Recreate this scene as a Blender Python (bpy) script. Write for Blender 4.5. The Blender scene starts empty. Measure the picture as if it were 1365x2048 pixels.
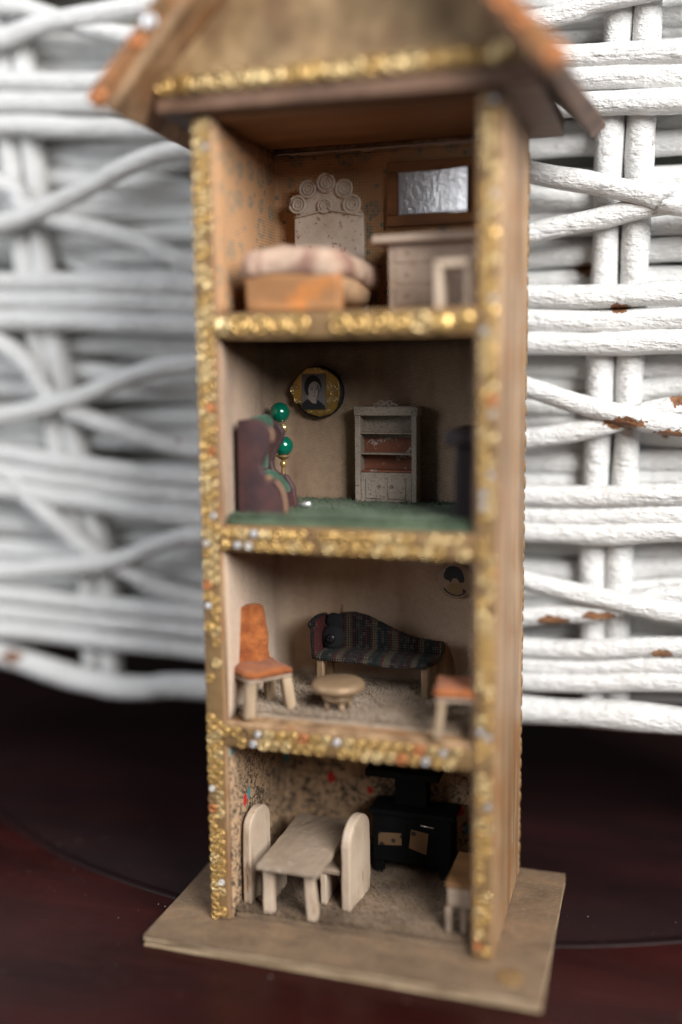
import bpy, bmesh, math, random
from mathutils import Vector, Matrix, noise as mnoise
R = math.radians
random.seed(7)
S = 0.1                      # one house width = 0.1 m; all numbers below are in house widths
sc = bpy.context.scene
col = sc.collection
# ------------------------------------------------------------------ camera
cd = bpy.data.cameras.new('camera'); cam = bpy.data.objects.new('camera', cd); col.objects.link(cam)
cd.sensor_fit = 'VERTICAL'; cd.sensor_height = 36; cd.sensor_width = 24; cd.lens = 2070.45 / 2048 * 36
cd.clip_start = 0.01; cd.clip_end = 50
_r = ((0.95623146, -0.29096508, -0.03099532), (0.29248429, 0.9473178, 0.13054476), (-0.00862155, -0.13389665, 0.9909578))
cam.matrix_world = Matrix(((_r[0][0], _r[0][2], -_r[0][1], 1.4607 * S), (_r[1][0], _r[1][2], -_r[1][1], -3.1517 * S),
                           (_r[2][0], _r[2][2], -_r[2][1], 1.9092 * S), (0, 0, 0, 1)))
cd.dof.use_dof = True; cd.dof.focus_distance = 3.80 * S; cd.dof.aperture_fstop = 1.55; cd.dof.aperture_blades = 0
sc.camera = cam
sc.render.engine = 'CYCLES'
sc.cycles.use_denoising = True
sc.cycles.max_bounces = 8; sc.cycles.diffuse_bounces = 4
sc.cycles.caustics_reflective = False; sc.cycles.caustics_refractive = False
sc.cycles.sample_clamp_indirect = 6
# ------------------------------------------------------------------ light: a soft window to the right and in front of the house
w = bpy.data.worlds.new('World'); sc.world = w; w.use_nodes = True
bg = w.node_tree.nodes['Background']; bg.inputs[0].default_value = (0.62, 0.72, 0.9, 1); bg.inputs[1].default_value = 0.05
ld = bpy.data.lights.new('window_light', 'AREA'); ld.shape = 'RECTANGLE'; ld.size = 0.42; ld.size_y = 0.55
ld.energy = 17.5; ld.color = (1.0, 0.985, 0.965)
lo = bpy.data.objects.new('window_light', ld); col.objects.link(lo); lo.location = (0.64, -0.50, 0.60)
lo.rotation_euler = (Vector((0.06, 0.03, 0.14)) - lo.location).to_track_quat('-Z', 'Y').to_euler()
ld2 = bpy.data.lights.new('far_window_light', 'AREA'); ld2.shape = 'RECTANGLE'; ld2.size = 0.5; ld2.size_y = 0.6
ld2.energy = 4.4; ld2.color = (0.93, 0.96, 1.0)
lo2 = bpy.data.objects.new('far_window_light', ld2); col.objects.link(lo2); lo2.location = (-0.56, -0.44, 0.44)
lo2.rotation_euler = (Vector((0.03, 0.05, 0.16)) - lo2.location).to_track_quat('-Z', 'Y').to_euler()
sc.view_settings.view_transform = 'Standard'; sc.view_settings.look = 'None'
sc.view_settings.exposure = 0.0; sc.view_settings.gamma = 1

# ------------------------------------------------------------------ materials
class NT:
    """small node helper: values that are sockets get linked"""
    def __init__(s, name):
        s.m = bpy.data.materials.new(name); s.m.use_nodes = True; s.t = s.m.node_tree
        s.b = s.t.nodes['Principled BSDF']
        s.tc = s.t.nodes.new('ShaderNodeTexCoord').outputs['Object']
    def n(s, typ, ins=None, out=0, **pr):
        nd = s.t.nodes.new('ShaderNode' + typ)
        for k, v in pr.items(): setattr(nd, k, v)
        for k, v in (ins or {}).items():
            if isinstance(v, bpy.types.NodeSocket): s.t.links.new(v, nd.inputs[k])
            else: nd.inputs[k].default_value = v
        return nd.outputs[out]
    def co(s, scale=(1, 1, 1), rot=(0, 0, 0), loc=(0, 0, 0)):
        k = 1 / S
        return s.n('Mapping', {'Vector': s.tc, 'Scale': (scale[0] * k, scale[1] * k, scale[2] * k), 'Rotation': rot, 'Location': loc})
    def noise(s, scale, v=None, detail=4, rough=.55, dist=0):
        return s.n('TexNoise', {'Vector': v or s.co(), 'Scale': scale, 'Detail': detail, 'Roughness': rough, 'Distortion': dist})
    def ramp(s, fac, stops, interp='LINEAR'):
        nd = s.t.nodes.new('ShaderNodeValToRGB'); s.t.links.new(fac, nd.inputs[0]); cr = nd.color_ramp; cr.interpolation = interp
        while len(cr.elements) < len(stops): cr.elements.new(.5)
        for e, (p, c) in zip(cr.elements, stops):
            e.position = p; e.color = (c, c, c, 1) if isinstance(c, (int, float)) else (*c, 1)
        return nd.outputs[0]
    def mix(s, f, a, b, mode='MIX'):
        nd = s.t.nodes.new('ShaderNodeMix'); nd.data_type = 'RGBA'; nd.blend_type = mode
        for i, v in ((0, f), (6, a), (7, b)):
            if isinstance(v, bpy.types.NodeSocket): s.t.links.new(v, nd.inputs[i])
            else: nd.inputs[i].default_value = v if i == 0 else (*v, 1)
        return nd.outputs[2]
    def math(s, op, a, b=0.0, c=0.0):
        return s.n('Math', {0: a, 1: b, 2: c}, operation=op)
    def set(s, base=None, rough=None, metal=None, bump=None, bs=.3, bd=.002, **kw):
        d = dict(kw)
        if base is not None: d['Base Color'] = base if isinstance(base, bpy.types.NodeSocket) else (*base, 1)
        if rough is not None: d['Roughness'] = rough
        if metal is not None: d['Metallic'] = metal
        if bump is not None: d['Normal'] = s.n('Bump', {'Height': bump, 'Strength': bs, 'Distance': bd * S * .25})
        for k, v in d.items():
            if isinstance(v, bpy.types.NodeSocket): s.t.links.new(v, s.b.inputs[k])
            else: s.b.inputs[k].default_value = v
        return s.m

def wood(name, a, b, rough=.55, metal=0., grain=(14, 14, 1.2), blotch=None, spec=.4, streak=.7):
    k = NT(name); g = k.noise(3, k.co(grain), 5, .65, .6); c = k.ramp(g, [(.3, a), (.7, b)])
    c = k.mix(k.math('MULTIPLY', k.ramp(k.noise(3, k.co((grain[0] * .33, grain[1] * .33, grain[2] * .4), loc=(3, 1, 2)), 4, .6), [(.42, 0), (.62, 1)]), streak), c, tuple(x * .42 for x in a))
    if blotch:
        c = k.mix(k.ramp(k.noise(7, detail=5), [(.5, 0), (.66, .75)]), c, blotch)
    return k.set(c, rough, metal, k.math('ADD', g, k.math('MULTIPLY', k.noise(60), .5)), .5, .02, **{'Specular IOR Level': spec})

def paint(name, base, dirt, chip, amount=.63, rough=.6, sc_=30, stretch=(1, 1, 1)):
    k = NT(name)
    sp = k.noise(sc_, k.co(stretch), 6, .7); c = k.mix(k.ramp(k.noise(9, detail=5), [(.42, 0), (.7, .7)]), base, dirt)
    c = k.mix(k.ramp(sp, [(amount, 0), (amount + .04, 1)]), c, chip)
    return k.set(c, rough, 0, k.math('ADD', sp, k.math('MULTIPLY', k.noise(120), .4)), .45, .02)

def satin(name, a, b, stain, scale=92):
    k = NT(name)
    v = k.co((1, 1, 1))
    sx = k.n('SeparateXYZ', {0: v}, 0); sxn = sx.node
    u = k.math('ADD', sxn.outputs[0], sxn.outputs[1]); z = sxn.outputs[2]
    w1 = k.math('SINE', k.math('MULTIPLY', k.math('ADD', z, k.math('MULTIPLY', u, -.35)), scale * 6.283))
    w2 = k.math('SINE', k.math('MULTIPLY', k.math('ADD', u, k.math('MULTIPLY', z, .5)), scale * .55 * 6.283))
    wv = k.math('MULTIPLY_ADD', k.math('MULTIPLY', w1, w2), .3, .5)
    wv = k.math('MULTIPLY_ADD', k.noise(45, v), .55, k.math('MULTIPLY_ADD', wv, 1.1, -.32))
    c = k.mix(wv, a, b)
    c = k.mix(k.ramp(k.noise(3.2, k.co((2.2, 2.2, .7)), 4), [(.5, 0), (.72, .65)]), c, stain)
    return k.set(c, .55, 0, wv, .5, .03, **{'Sheen Weight': .25, 'Specular IOR Level': .35})

M = {}
M['gold_wood'] = wood('gold_painted_wood', (.29, .165, .085), (.56, .365, .205), .5, .12, (14, 14, .8), (.33, .15, .06))
M['wood_in'] = wood('brown_wood', (.22, .105, .04), (.32, .17, .075), .6, 0, (1.2, 10, 10))
M['gable'] = wood('gable_wood', (.25, .155, .075), (.47, .32, .17), .5, .12, (3, 3, 2.2), (.15, .085, .045))
M['eave'] = wood('eave_wood', (.15, .08, .048), (.23, .135, .09), .6, 0, (4, 4, 4))
M['roof_edge'] = wood('rust_roof_edge', (.26, .10, .035), (.34, .17, .065), .5, .2, (6, 6, 6), (.46, .19, .07))
k = NT('dusty_gold_board')
g = k.noise(5, k.co((1, 1.6, 1)), 10, .72, .5)
c = k.ramp(g, [(.34, (.15, .10, .062)), (.5, (.215, .145, .09)), (.68, (.30, .19, .11))])
c = k.mix(k.ramp(k.noise(55, detail=3), [(.5, 0), (.75, .35)]), c, (.34, .29, .24))
M['base'] = k.set(c, .5, .25, k.math('ADD', g, k.math('MULTIPLY', k.noise(70), .5)), .5, .03)
k = NT('plywood_edge')
g = k.noise(3, k.co((2.2, 2.2, 30)), 8, .75)
M['ply'] = k.set(k.ramp(g, [(.36, (.12, .075, .04)), (.5, (.33, .235, .14)), (.64, (.50, .38, .25))]), .6, .1, g, .5, .03)
def metal(name, c, rough, c2=None, mt=.6):
    k = NT(name); g = k.noise(40, detail=3)
    return k.set(k.mix(g, c, c2 or tuple(x * .6 for x in c)), rough, mt, g, .35, .02)
M['gold'] = metal('gold_foil', (.78, .53, .21), .27, (.52, .31, .10), .7)
M['gold2'] = metal('pale_gold_foil', (.88, .68, .36), .25, (.58, .40, .17), .7)
M['silver'] = metal('worn_silver_foil', (.86, .86, .86), .3, (.66, .66, .68))
M['copper'] = metal('rust_foil', (.72, .30, .12), .4, (.5, .18, .07))
M['gold_dull'] = metal('worn_shaded_gold_paint', (.30, .185, .08), .5, (.19, .11, .05), .3)  # worn gold, darkened so trim strips carry the shade between rings
M['frame_gold'] = metal('dark_gilt', (.62, .40, .11), .33, (.30, .16, .035), .7)
M['gold_table'] = metal('bronze_gold_paint', (.34, .225, .125), .5, (.21, .14, .085), .3)
M['white_foil'] = NT('bare_white_paper').set((.74, .70, .64), .5)
# attic wallpaper: orange canvas with sprig rings
k = NT('ring_print_cloth'); v = k.co()
vo = k.n('TexVoronoi', {'Vector': v, 'Scale': 10.5, 'Randomness': .5}, 0)
ring = k.ramp(vo, [(.22, 0), (.27, 1), (.4, 1), (.46, 0)])
dots = k.ramp(k.n('TexVoronoi', {'Vector': v, 'Scale': 62.0}, 0), [(.3, 1), (.5, 0)])
small = k.ramp(k.n('TexVoronoi', {'Vector': k.co(loc=(3, 2, 1)), 'Scale': 22.0}, 0), [(.16, 1), (.22, 0)])
f = k.math('MULTIPLY', k.math('MAXIMUM', k.math('MULTIPLY', ring, k.math('MULTIPLY_ADD', dots, .6, .4)), small), .9)
weave = k.math('MULTIPLY', k.n('TexWave', {'Vector': v, 'Scale': 30.0}, 1, bands_direction='X'), k.n('TexWave', {'Vector': v, 'Scale': 30.0}, 1, bands_direction='Z'))
c = k.mix(f, (.47, .255, .125), (.13, .165, .14))
c = k.mix(k.math('MULTIPLY', weave, .35), c, (.62, .42, .24))
M['paper_ring'] = k.set(c, .85, 0, weave, .4, .03)
M['satin_a'] = satin('taupe_satin', (.22, .14, .088), (.58, .405, .275), (.15, .085, .05))
M['satin_b'] = satin('beige_satin', (.36, .24, .155), (.76, .59, .44), (.34, .20, .115))
# kitchen wallpaper: cream paper, crackling dark sprigs, a few red and teal buds
k = NT('sprig_print_paper'); v = k.n('Vector' + 'Math', {0: k.co(), 1: k.n('VectorMath', {0: k.n('TexNoise', {'Vector': k.co(), 'Scale': 20.0}, 1), 3: .05}, operation='SCALE')}, operation='ADD')
def squig(sc, lc, wdt):
    q = k.math('ABSOLUTE', k.math('ADD', k.n('TexNoise', {'Vector': k.co(loc=lc), 'Scale': sc, 'Detail': 2.5, 'Roughness': .6, 'Distortion': .8}), -.5))
    return k.ramp(q, [(wdt, 1), (wdt * 2, 0)])
tw = k.math('MAXIMUM', k.math('MULTIPLY', squig(16, (1, 2, 3), .014), k.ramp(k.noise(15, detail=2), [(.36, 0), (.42, 1)])), k.math('MULTIPLY', squig(24, (5, 2, 7), .016), k.ramp(k.noise(17, k.co(loc=(9, 1, 1)), 2), [(.38, 0), (.44, 1)])))
lf = k.ramp(k.n('TexVoronoi', {'Vector': v, 'Scale': 21.0}, 0), [(.17, 1), (.22, 0)])
c = k.mix(k.math('MULTIPLY', k.math('MAXIMUM', tw, lf), .9), (.48, .315, .185), (.03, .03, .027))
for col_, lc, th in (((.55, .02, .02), (5, 1, 2), .105), ((.08, .25, .27), (2, 6, 3), .095)):
    dd = k.ramp(k.n('TexVoronoi', {'Vector': k.co((1, 1, .7), loc=lc), 'Scale': 6.5}, 0), [(th, 1), (th + .02, 0)])
    c = k.mix(dd, c, col_)
M['paper_sprig'] = k.set(c, .8, 0, k.noise(50), .2, .02)
k = NT('brown_patterned_paper')
M['stove_paper'] = k.set(k.mix(k.ramp(k.n('TexVoronoi', {'Vector': k.co(), 'Scale': 22.0}, 0), [(.22, 1), (.28, 0)]), (.20, .115, .055), (.02, .02, .018)), .8)  # plain dark brown paper with darker spots
def felt(name, a, b, sheen=.1):
    k = NT(name); g = k.noise(30, detail=6, rough=.75)
    return k.set(k.mix(k.ramp(k.noise(5), [(.35, 0), (.65, 1)]), a, b), .95, 0, g, .9, .06, **{'Sheen Weight': sheen})
M['felt_green'] = felt('green_felt', (.055, .085, .045), (.105, .145, .085))
M['felt_grey'] = felt('dusty_taupe_felt', (.22, .155, .10), (.40, .31, .23))
M['felt_brown'] = felt('brown_felt', (.105, .065, .036), (.225, .152, .092))
# wicker
k = NT('chipped_white_paint')
n1 = k.noise(6, detail=6, rough=.65); n2 = k.noise(26, k.co((.5, 1, 1)), 5, .7); n3 = k.noise(11, k.co((.6, 1, 1), loc=(7, 3, 1)), 5, .6)
c = k.mix(k.ramp(n1, [(.4, 0), (.75, .35)]), (.80, .80, .79), (.60, .59, .56))
c = k.mix(k.ramp(n2, [(.63, 0), (.72, .5)]), c, (.40, .38, .35))
n5 = k.noise(34, k.co((.12, 1, .8), loc=(1, 5, 2)), 3, .6)
c = k.mix(k.ramp(n5, [(.62, 0), (.70, .4)]), c, (.42, .40, .37))
mask = k.ramp(n3, [(.715, 0), (.725, 1)])
n4 = k.math('MULTIPLY_ADD', n2, .10, -.05)
for (px, py, pz, sx, sy) in ((1.337, .92, 1.709, .085, .026), (1.304, .93, 2.138, .04, .02), (1.081, .92, .927, .07, .025), (1.267, .92, .957, .07, .02),
                            (1.5, .95, 1.66, .08, .03), (1.5, .92, .82, .05, .02), (1.15, 1.15, 2.62, .05, .02), (1.53, .92, 1.80, .04, .03), (-1.4, .92, .6, .06, .03), (1.17, 1.15, 2.30, .05, .03)):
    q = k.n('Mapping', {'Vector': k.tc, 'Scale': (1 / S / sx, 1 / S / .16, 1 / S / sy), 'Rotation': (0, 0, 0), 'Location': (-px / sx, -(py - 1.0) / .16, -pz / sy)})
    d = k.n('VectorMath', {0: q}, 1, operation='LENGTH')
    mask = k.math('MAXIMUM', mask, k.ramp(k.math('MULTIPLY_ADD', k.noise(40), 1.6, k.math('ADD', d, -.8)), [(.86, 1), (.92, 0)]))
c = k.mix(mask, c, k.ramp(n2, [(.3, (.13, .05, .025)), (.6, (.36, .17, .07))]))
h = k.math('ADD', k.math('MULTIPLY', mask, -.5), k.math('ADD', k.math('MULTIPLY_ADD', k.noise(75, k.co((.35, 1, 1)), 4), .6, n2), k.math('MULTIPLY', n5, -.7)))
M['wicker'] = k.set(c, .42, 0, h, .8, .10, **{'Specular IOR Level': .5})
k = NT('grey_linen'); wv = k.math('MULTIPLY', k.n('TexWave', {'Vector': k.co(), 'Scale': 22.0}, 1, bands_direction='X'), k.n('TexWave', {'Vector': k.co(), 'Scale': 22.0}, 1, bands_direction='Z'))
M['linen'] = k.set(k.mix(wv, (.36, .36, .32), (.52, .52, .48)), .9, 0, wv, .5, .04)
# table
k = NT('dark_mahogany'); g = k.noise(2.2, k.co((.5, 2.5, 2.5)), 6, .6, .4)
c = k.ramp(g, [(.3, (.012, .0022, .0021)), (.7, (.036, .006, .005))])
M['table'] = k.set(c, k.math('MULTIPLY_ADD', k.noise(9), .22, .22), 0, k.noise(160), .05, .01, **{'Specular IOR Level': .2})
k = NT('black_lacquer'); g = k.noise(1.2, k.co((.5, 2, 2)), 4, .6, .4)
c = k.ramp(g, [(.35, (.008, .003, .0034)), (.7, (.021, .0055, .006))])
M['inset'] = k.set(c, k.math('MULTIPLY_ADD', k.noise(5), .25, .34), 0, k.noise(160), .05, .01, **{'Specular IOR Level': .2})
M['backdrop'] = NT('added_dark_backdrop').set((.03, .022, .02), .9)
M['dust'] = NT('pale_dust').set((.26, .24, .23), .9)
# furniture
M['white_crackle'] = paint('crackled_white_paint', (.48, .40, .33), (.32, .25, .195), (.16, .08, .05), .585, .6, 44)
M['dresser'] = paint('worn_shaded_dresser_paint', (.43, .325, .25), (.30, .215, .155), (.30, .14, .06), .62, .6, 26, (.5, 1, 1.5))  # worn paint, darker than the crackled white: room shadow put into the colour
M['white_old'] = paint('dusty_white_paint', (.51, .40, .30), (.34, .245, .17), (.26, .15, .085), .62, .6, 11, (3.2, 3.2, .45))
M['white_top'] = paint('dust_covered_board', (.31, .235, .17), (.225, .165, .115), (.42, .335, .26), .60, .7, 40)
M['hutch'] = paint('speckled_white_paint', (.41, .34, .28), (.28, .22, .17), (.15, .08, .05), .565, .6, 150)
M['bare_board'] = paint('flaking_rust_board', (.27, .095, .05), (.17, .06, .035), (.5, .45, .40), .55, .6, 15)
M['orange_block'] = wood('orange_stained_block', (.44, .20, .075), (.56, .29, .12), .6, 0, (2, 2, 8), (.62, .20, .03))
k = NT('floral_cotton'); g = k.noise(9, detail=5, rough=.6, dist=.8)
c = k.mix(k.ramp(g, [(.46, 0), (.56, .8)]), (.50, .36, .27), (.20, .085, .065))
M['floral'] = k.set(k.mix(k.ramp(k.noise(30, detail=5), [(.42, 0), (.7, .55)]), c, (.40, .25, .165)), .9, 0, k.noise(80), .5, .04)
M['mattress'] = wood('stained_ticking', (.42, .25, .13), (.5, .33, .2), .9, 0, (5, 5, 5))
M['frame_orange'] = wood('amber_wood', (.22, .085, .022), (.30, .13, .035), .45, 0, (1, 8, 8))
k = NT('mirror_foil'); g = k.noise(14, detail=5)
M['mirror'] = k.set((.88, .89, .91), k.math('MULTIPLY_ADD', g, .2, .30), .95, k.math('ADD', g, k.noise(50)), .5, .03)
k = NT('purple_leather'); g = k.noise(10, detail=6)
c = k.mix(k.ramp(g, [(.35, 0), (.62, 1)]), (.040, .022, .026), (.085, .036, .034))
c = k.mix(k.ramp(k.noise(13, k.co((1, 1, .5), loc=(4, 4, 0)), 5), [(.64, 0), (.70, .8)]), c, (.42, .22, .13))
M['leather'] = k.set(c, .55, 0, k.noise(60), .3, .03)
M['leather_edge'] = NT('bare_leather_edge').set((.30, .17, .10), .8)
M['plum'] = wood('plum_painted_wood', (.011, .005, .008), (.022, .008, .014), .55, 0, (6, 6, 1))
k = NT('green_velvet'); g = k.noise(22, detail=5)
M['velvet_green'] = k.set(k.mix(g, (.004, .045, .02), (.02, .11, .055)), .9, 0, g, .9, .08, **{'Sheen Weight': .15})
k = NT('orange_velvet'); g = k.noise(14, detail=5, rough=.65)
M['velvet_orange'] = k.set(k.mix(k.ramp(g, [(.33, 0), (.68, 1)]), (.19, .044, .008), (.40, .125, .03)), .95, 0, g, 1.0, .12, **{'Sheen Weight': .08})
k = NT('emerald_pearl')
M['pearl'] = k.set(k.mix(k.noise(12), (.0, .13, .075), (.0, .20, .12)), .16, .25, **{'Coat Weight': 1.0, 'Coat Roughness': .08})
# plaid cloth of the chaise
k = NT('striped_tweed'); v = k.co(); sp = k.n('SeparateXYZ', {0: v}, 0).node
ux = k.math('FRACT', k.math('MULTIPLY', sp.outputs[0], 5.6))
D = (.008, .011, .013); Rd = (.10, .007, .007); G = (.018, .025, .021); Y_ = (.095, .08, .048)
st = k.ramp(ux, [(0, D), (.10, G), (.19, Rd), (.23, Y_), (.36, Rd), (.39, D), (.50, Rd), (.52, G), (.60, D), (.66, Rd), (.685, D), (.78, Rd), (.81, Y_), (.92, D)], 'CONSTANT')
ck = k.math('MULTIPLY', k.math('SINE', k.math('MULTIPLY', k.math('ADD', sp.outputs[0], k.math('ADD', sp.outputs[1], sp.outputs[2])), 340)), k.math('SINE', k.math('MULTIPLY', k.math('SUBTRACT', sp.outputs[0], k.math('ADD', sp.outputs[1], sp.outputs[2])), 340)))
st = k.mix(.2, st, (0, 0, 0))
c = k.mix(k.ramp(ck, [(.35, 0), (.6, .8)]), st, (.004, .005, .006))
c = k.mix(k.ramp(k.n('TexWhiteNoise', {0: k.n('VectorMath', {0: v, 1: (.012, .012, .012)}, operation='SNAP')}, 0), [(.8, 0), (.85, .5)]), c, (.07, .065, .052))
M['tweed'] = k.set(c, .95, 0, ck, .6, .06)
M['navy_wool'] = felt('dark_navy_wool', (.006, .007, .009), (.014, .015, .017), 0.)
M['black_bead'] = NT('black_button').set((.008, .008, .009), .3)
M['stove'] = paint('black_stove_paint', (.004, .0045, .005), (.008, .0085, .0095), (.03, .03, .032), .68, .8, 30)
M['stove'].node_tree.nodes['Principled BSDF'].inputs['Specular IOR Level'].default_value = .15
M['raw_wood'] = wood('pale_stick_wood', (.36, .25, .15), (.52, .39, .26), .7, 0, (8, 8, 1.2))
M['raw_grey'] = wood('aged_bench_wood', (.34, .25, .18), (.48, .37, .28), .7, 0, (2, 8, 8))
M['print_grey'] = NT('engraving_grey').set((.21, .19, .19), .7)
M['print_face'] = NT('engraving_light').set((.42, .35, .31), .7)
M['print_shade'] = NT('engraving_mid').set((.13, .11, .105), .7)
M['print_dark'] = NT('engraving_black').set((.018, .018, .022), .7)
k = NT('faded_plaque'); M['plaque'] = k.set(k.mix(k.noise(14), (.34, .24, .16), (.44, .33, .23)), .75, 0, k.noise(50), .2, .02)
k = NT('plaque_ochre'); M['plaque_gold'] = k.set(k.mix(k.noise(60), (.26, .17, .06), (.36, .26, .12)), .6)
k = NT('plaque_ink'); M['plaque_ink'] = k.set(k.mix(k.noise(60), (.012, .013, .018), (.05, .052, .06)), .7)

# ------------------------------------------------------------------ geometry helpers
class B:
    def __init__(s): s.bm = bmesh.new()
    def box(s, x0, x1, y0, y1, z0, z1, bev=.004, jit=0., seg=2, cuts=0):
        v = [Vector((x, y, z)) for x in (x0, x1) for y in (y0, y1) for z in (z0, z1)]
        return s.hexa(v, bev, jit, seg, cuts)
    def hexa(s, v, bev=.004, jit=0., seg=2, cuts=0, smooth=True):
        t = bmesh.new()
        vs = [t.verts.new(Vector(p) + Vector((random.uniform(-jit, jit), random.uniform(-jit, jit), random.uniform(-jit, jit)))) for p in v]
        for f in ((0, 1, 3, 2), (4, 6, 7, 5), (0, 4, 5, 1), (2, 3, 7, 6), (0, 2, 6, 4), (1, 5, 7, 3)): t.faces.new([vs[i] for i in f])
        return s._in(t, bev, seg, cuts, jit)
    def _in(s, t, bev=0, seg=2, cuts=0, jit=0):
        bmesh.ops.recalc_face_normals(t, faces=t.faces)
        if cuts:
            bmesh.ops.subdivide_edges(t, edges=t.edges[:], cuts=cuts, use_grid_fill=True)
        if bev:
            e = [x for x in t.edges if len(x.link_faces) == 2 and x.calc_face_angle(0) > .3]
            r = bmesh.ops.bevel(t, geom=e, offset=bev, offset_type='OFFSET', segments=seg, affect='EDGES', profile=.5, clamp_overlap=True)
            for f in r['faces']: f.smooth = True
        m = bpy.data.meshes.new('tmp'); t.to_mesh(m); t.free()
        s.bm.from_mesh(m); bpy.data.meshes.remove(m); return s
    def prism(s, poly, a0, a1, axis='y', bev=.004, seg=2):
        """poly: 2-D outline; axis = direction of the thickness"""
        f = {'y': lambda p, a: (p[0], a, p[1]), 'x': lambda p, a: (a, p[0], p[1]), 'z': lambda p, a: (p[0], p[1], a)}[axis]
        t = bmesh.new(); n = len(poly)
        A = [t.verts.new(f(p, a0)) for p in poly]; C = [t.verts.new(f(p, a1)) for p in poly]
        t.faces.new(A); t.faces.new(C[::-1])
        for i in range(n): t.faces.new((A[i], C[i], C[(i + 1) % n], A[(i + 1) % n]))
        return s._in(t, bev, seg)
    def tube(s, pts, rad, n=10, lump=0., res=0, seed=0, cap=True):
        pts = [Vector(p) for p in pts]
        if res: pts = catmull(pts, res)
        N = len(pts); rings = []; t = bmesh.new(); up = None
        for i, p in enumerate(pts):
            d = (pts[min(i + 1, N - 1)] - pts[max(i - 1, 0)]).normalized()
            if up is None: up = d.orthogonal().normalized()
            up = (up - d * up.dot(d)).normalized(); sd = d.cross(up)
            r = rad[min(i, len(rad) - 1)] if isinstance(rad, (list, tuple)) else rad
            ring = []
            for j in range(n):
                a = 2 * math.pi * j / n
                q = up * math.cos(a) + sd * math.sin(a)
                rr = r * (1 + (lump * (mnoise.noise(p * 9 + q * .8 + Vector((seed * 3.1, 0, 0))) + .5 * mnoise.noise(p * 26 + q * 1.3)) if lump else 0))
                ring.append(t.verts.new(p + q * rr))
            rings.append(ring)
        for a, b in zip(rings, rings[1:]):
            for j in range(n): t.faces.new((a[j], a[(j + 1) % n], b[(j + 1) % n], b[j])).smooth = True
        if cap: t.faces.new(rings[0][::-1]); t.faces.new(rings[-1])
        return s._in(t)
    def lathe(s, prof, cx, cy, n=24, axis='z', cz=0):
        t = bmesh.new(); rings = []
        for r, h in prof:
            ring = []
            for j in range(n):
                a = 2 * math.pi * j / n; c, d = r * math.cos(a), r * math.sin(a)
                ring.append(t.verts.new((cx + c, cy + d, cz + h) if axis == 'z' else (cx + c, cy + h, cz + d)))
            rings.append(ring)
        for a, b in zip(rings, rings[1:]):
            for j in range(n): t.faces.new((a[j], a[(j + 1) % n], b[(j + 1) % n], b[j])).smooth = True
        t.faces.new(rings[0]); t.faces.new(rings[-1][::-1])
        return s._in(t)
    def ball(s, c, r, sx=1, sy=1, sz=1, u=18, v=12):
        t = bmesh.new(); bmesh.ops.create_uvsphere(t, u_segments=u, v_segments=v, radius=1)
        for q in t.verts: q.co = Vector((c[0] + q.co.x * r * sx, c[1] + q.co.y * r * sy, c[2] + q.co.z * r * sz))
        for f in t.faces: f.smooth = True
        return s._in(t)
    def torus(s, c, R_, r, axis='y', n=16, m=6):
        t = bmesh.new(); vs = []
        for i in range(n):
            a = 2 * math.pi * i / n
            for j in range(m):
                b = 2 * math.pi * j / m; rr = R_ + r * math.cos(b); h = r * math.sin(b)
                p = (rr * math.cos(a), h, rr * math.sin(a)) if axis == 'y' else (rr * math.cos(a), rr * math.sin(a), h)
                vs.append(t.verts.new(Vector(c) + Vector(p)))
        for i in range(n):
            for j in range(m):
                t.faces.new((vs[i * m + j], vs[((i + 1) % n) * m + j], vs[((i + 1) % n) * m + (j + 1) % m], vs[i * m + (j + 1) % m])).smooth = True
        return s._in(t)
    def displace(s, amt, freq, seed=0):
        s.bm.normal_update()
        for v in s.bm.verts:
            v.co += v.normal * amt * mnoise.noise(v.co * freq + Vector((seed, seed * .7, 0)))
        return s
    def xf(s, m):
        bmesh.ops.transform(s.bm, matrix=m, verts=s.bm.verts[:]); return s
    def mesh(s, name, mat, org=(0, 0, 0)):
        me = bpy.data.meshes.new(name)
        o = Vector(org)
        for v in s.bm.verts: v.co = (v.co - o) * S
        s.bm.to_mesh(me); s.bm.free(); me.materials.append(M[mat]); return me
    def link(s, name, mat, parent=None, org=None):
        if org is None: org = parent.get('_o', (0, 0, 0)) if parent else (0, 0, 0)
        o = bpy.data.objects.new(name, s.mesh(name, mat, org)); col.objects.link(o)
        if parent:
            o.parent = parent; o['_o'] = tuple(org)
        else: o.location = Vector(org) * S
        return o
def catmull(p, res):
    out = []; q = [p[0] * 2 - p[1]] + list(p) + [p[-1] * 2 - p[-2]]
    for i in range(1, len(q) - 2):
        a, b, c, d = q[i - 1:i + 3]
        k = max(2, int((c - b).length / res))
        for j in range(k):
            t = j / k
            out.append(.5 * ((2 * b) + (c - a) * t + (2 * a - 5 * b + 4 * c - d) * t * t + (3 * b - a - 3 * c + d) * t ** 3))
    out.append(p[-1]); return out
def thing(name, label, cat, loc, group=None):
    o = bpy.data.objects.new(name, None); col.objects.link(o); o.empty_display_size = .005
    o.location = Vector(loc) * S; o['_o'] = tuple(loc); o['label'] = label; o['category'] = cat
    if group: o['group'] = group
    return o
def arch(w, z0, z1, c, n=10, rise=None):
    """outline of a board with a rounded top, centred on c"""
    h = w / 2; rise = rise or h
    return [(c - h, z0), (c + h, z0)] + [(c + h * math.cos(math.pi * i / n), z1 - rise + rise * math.sin(math.pi * i / n)) for i in range(n + 1)]

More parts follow.
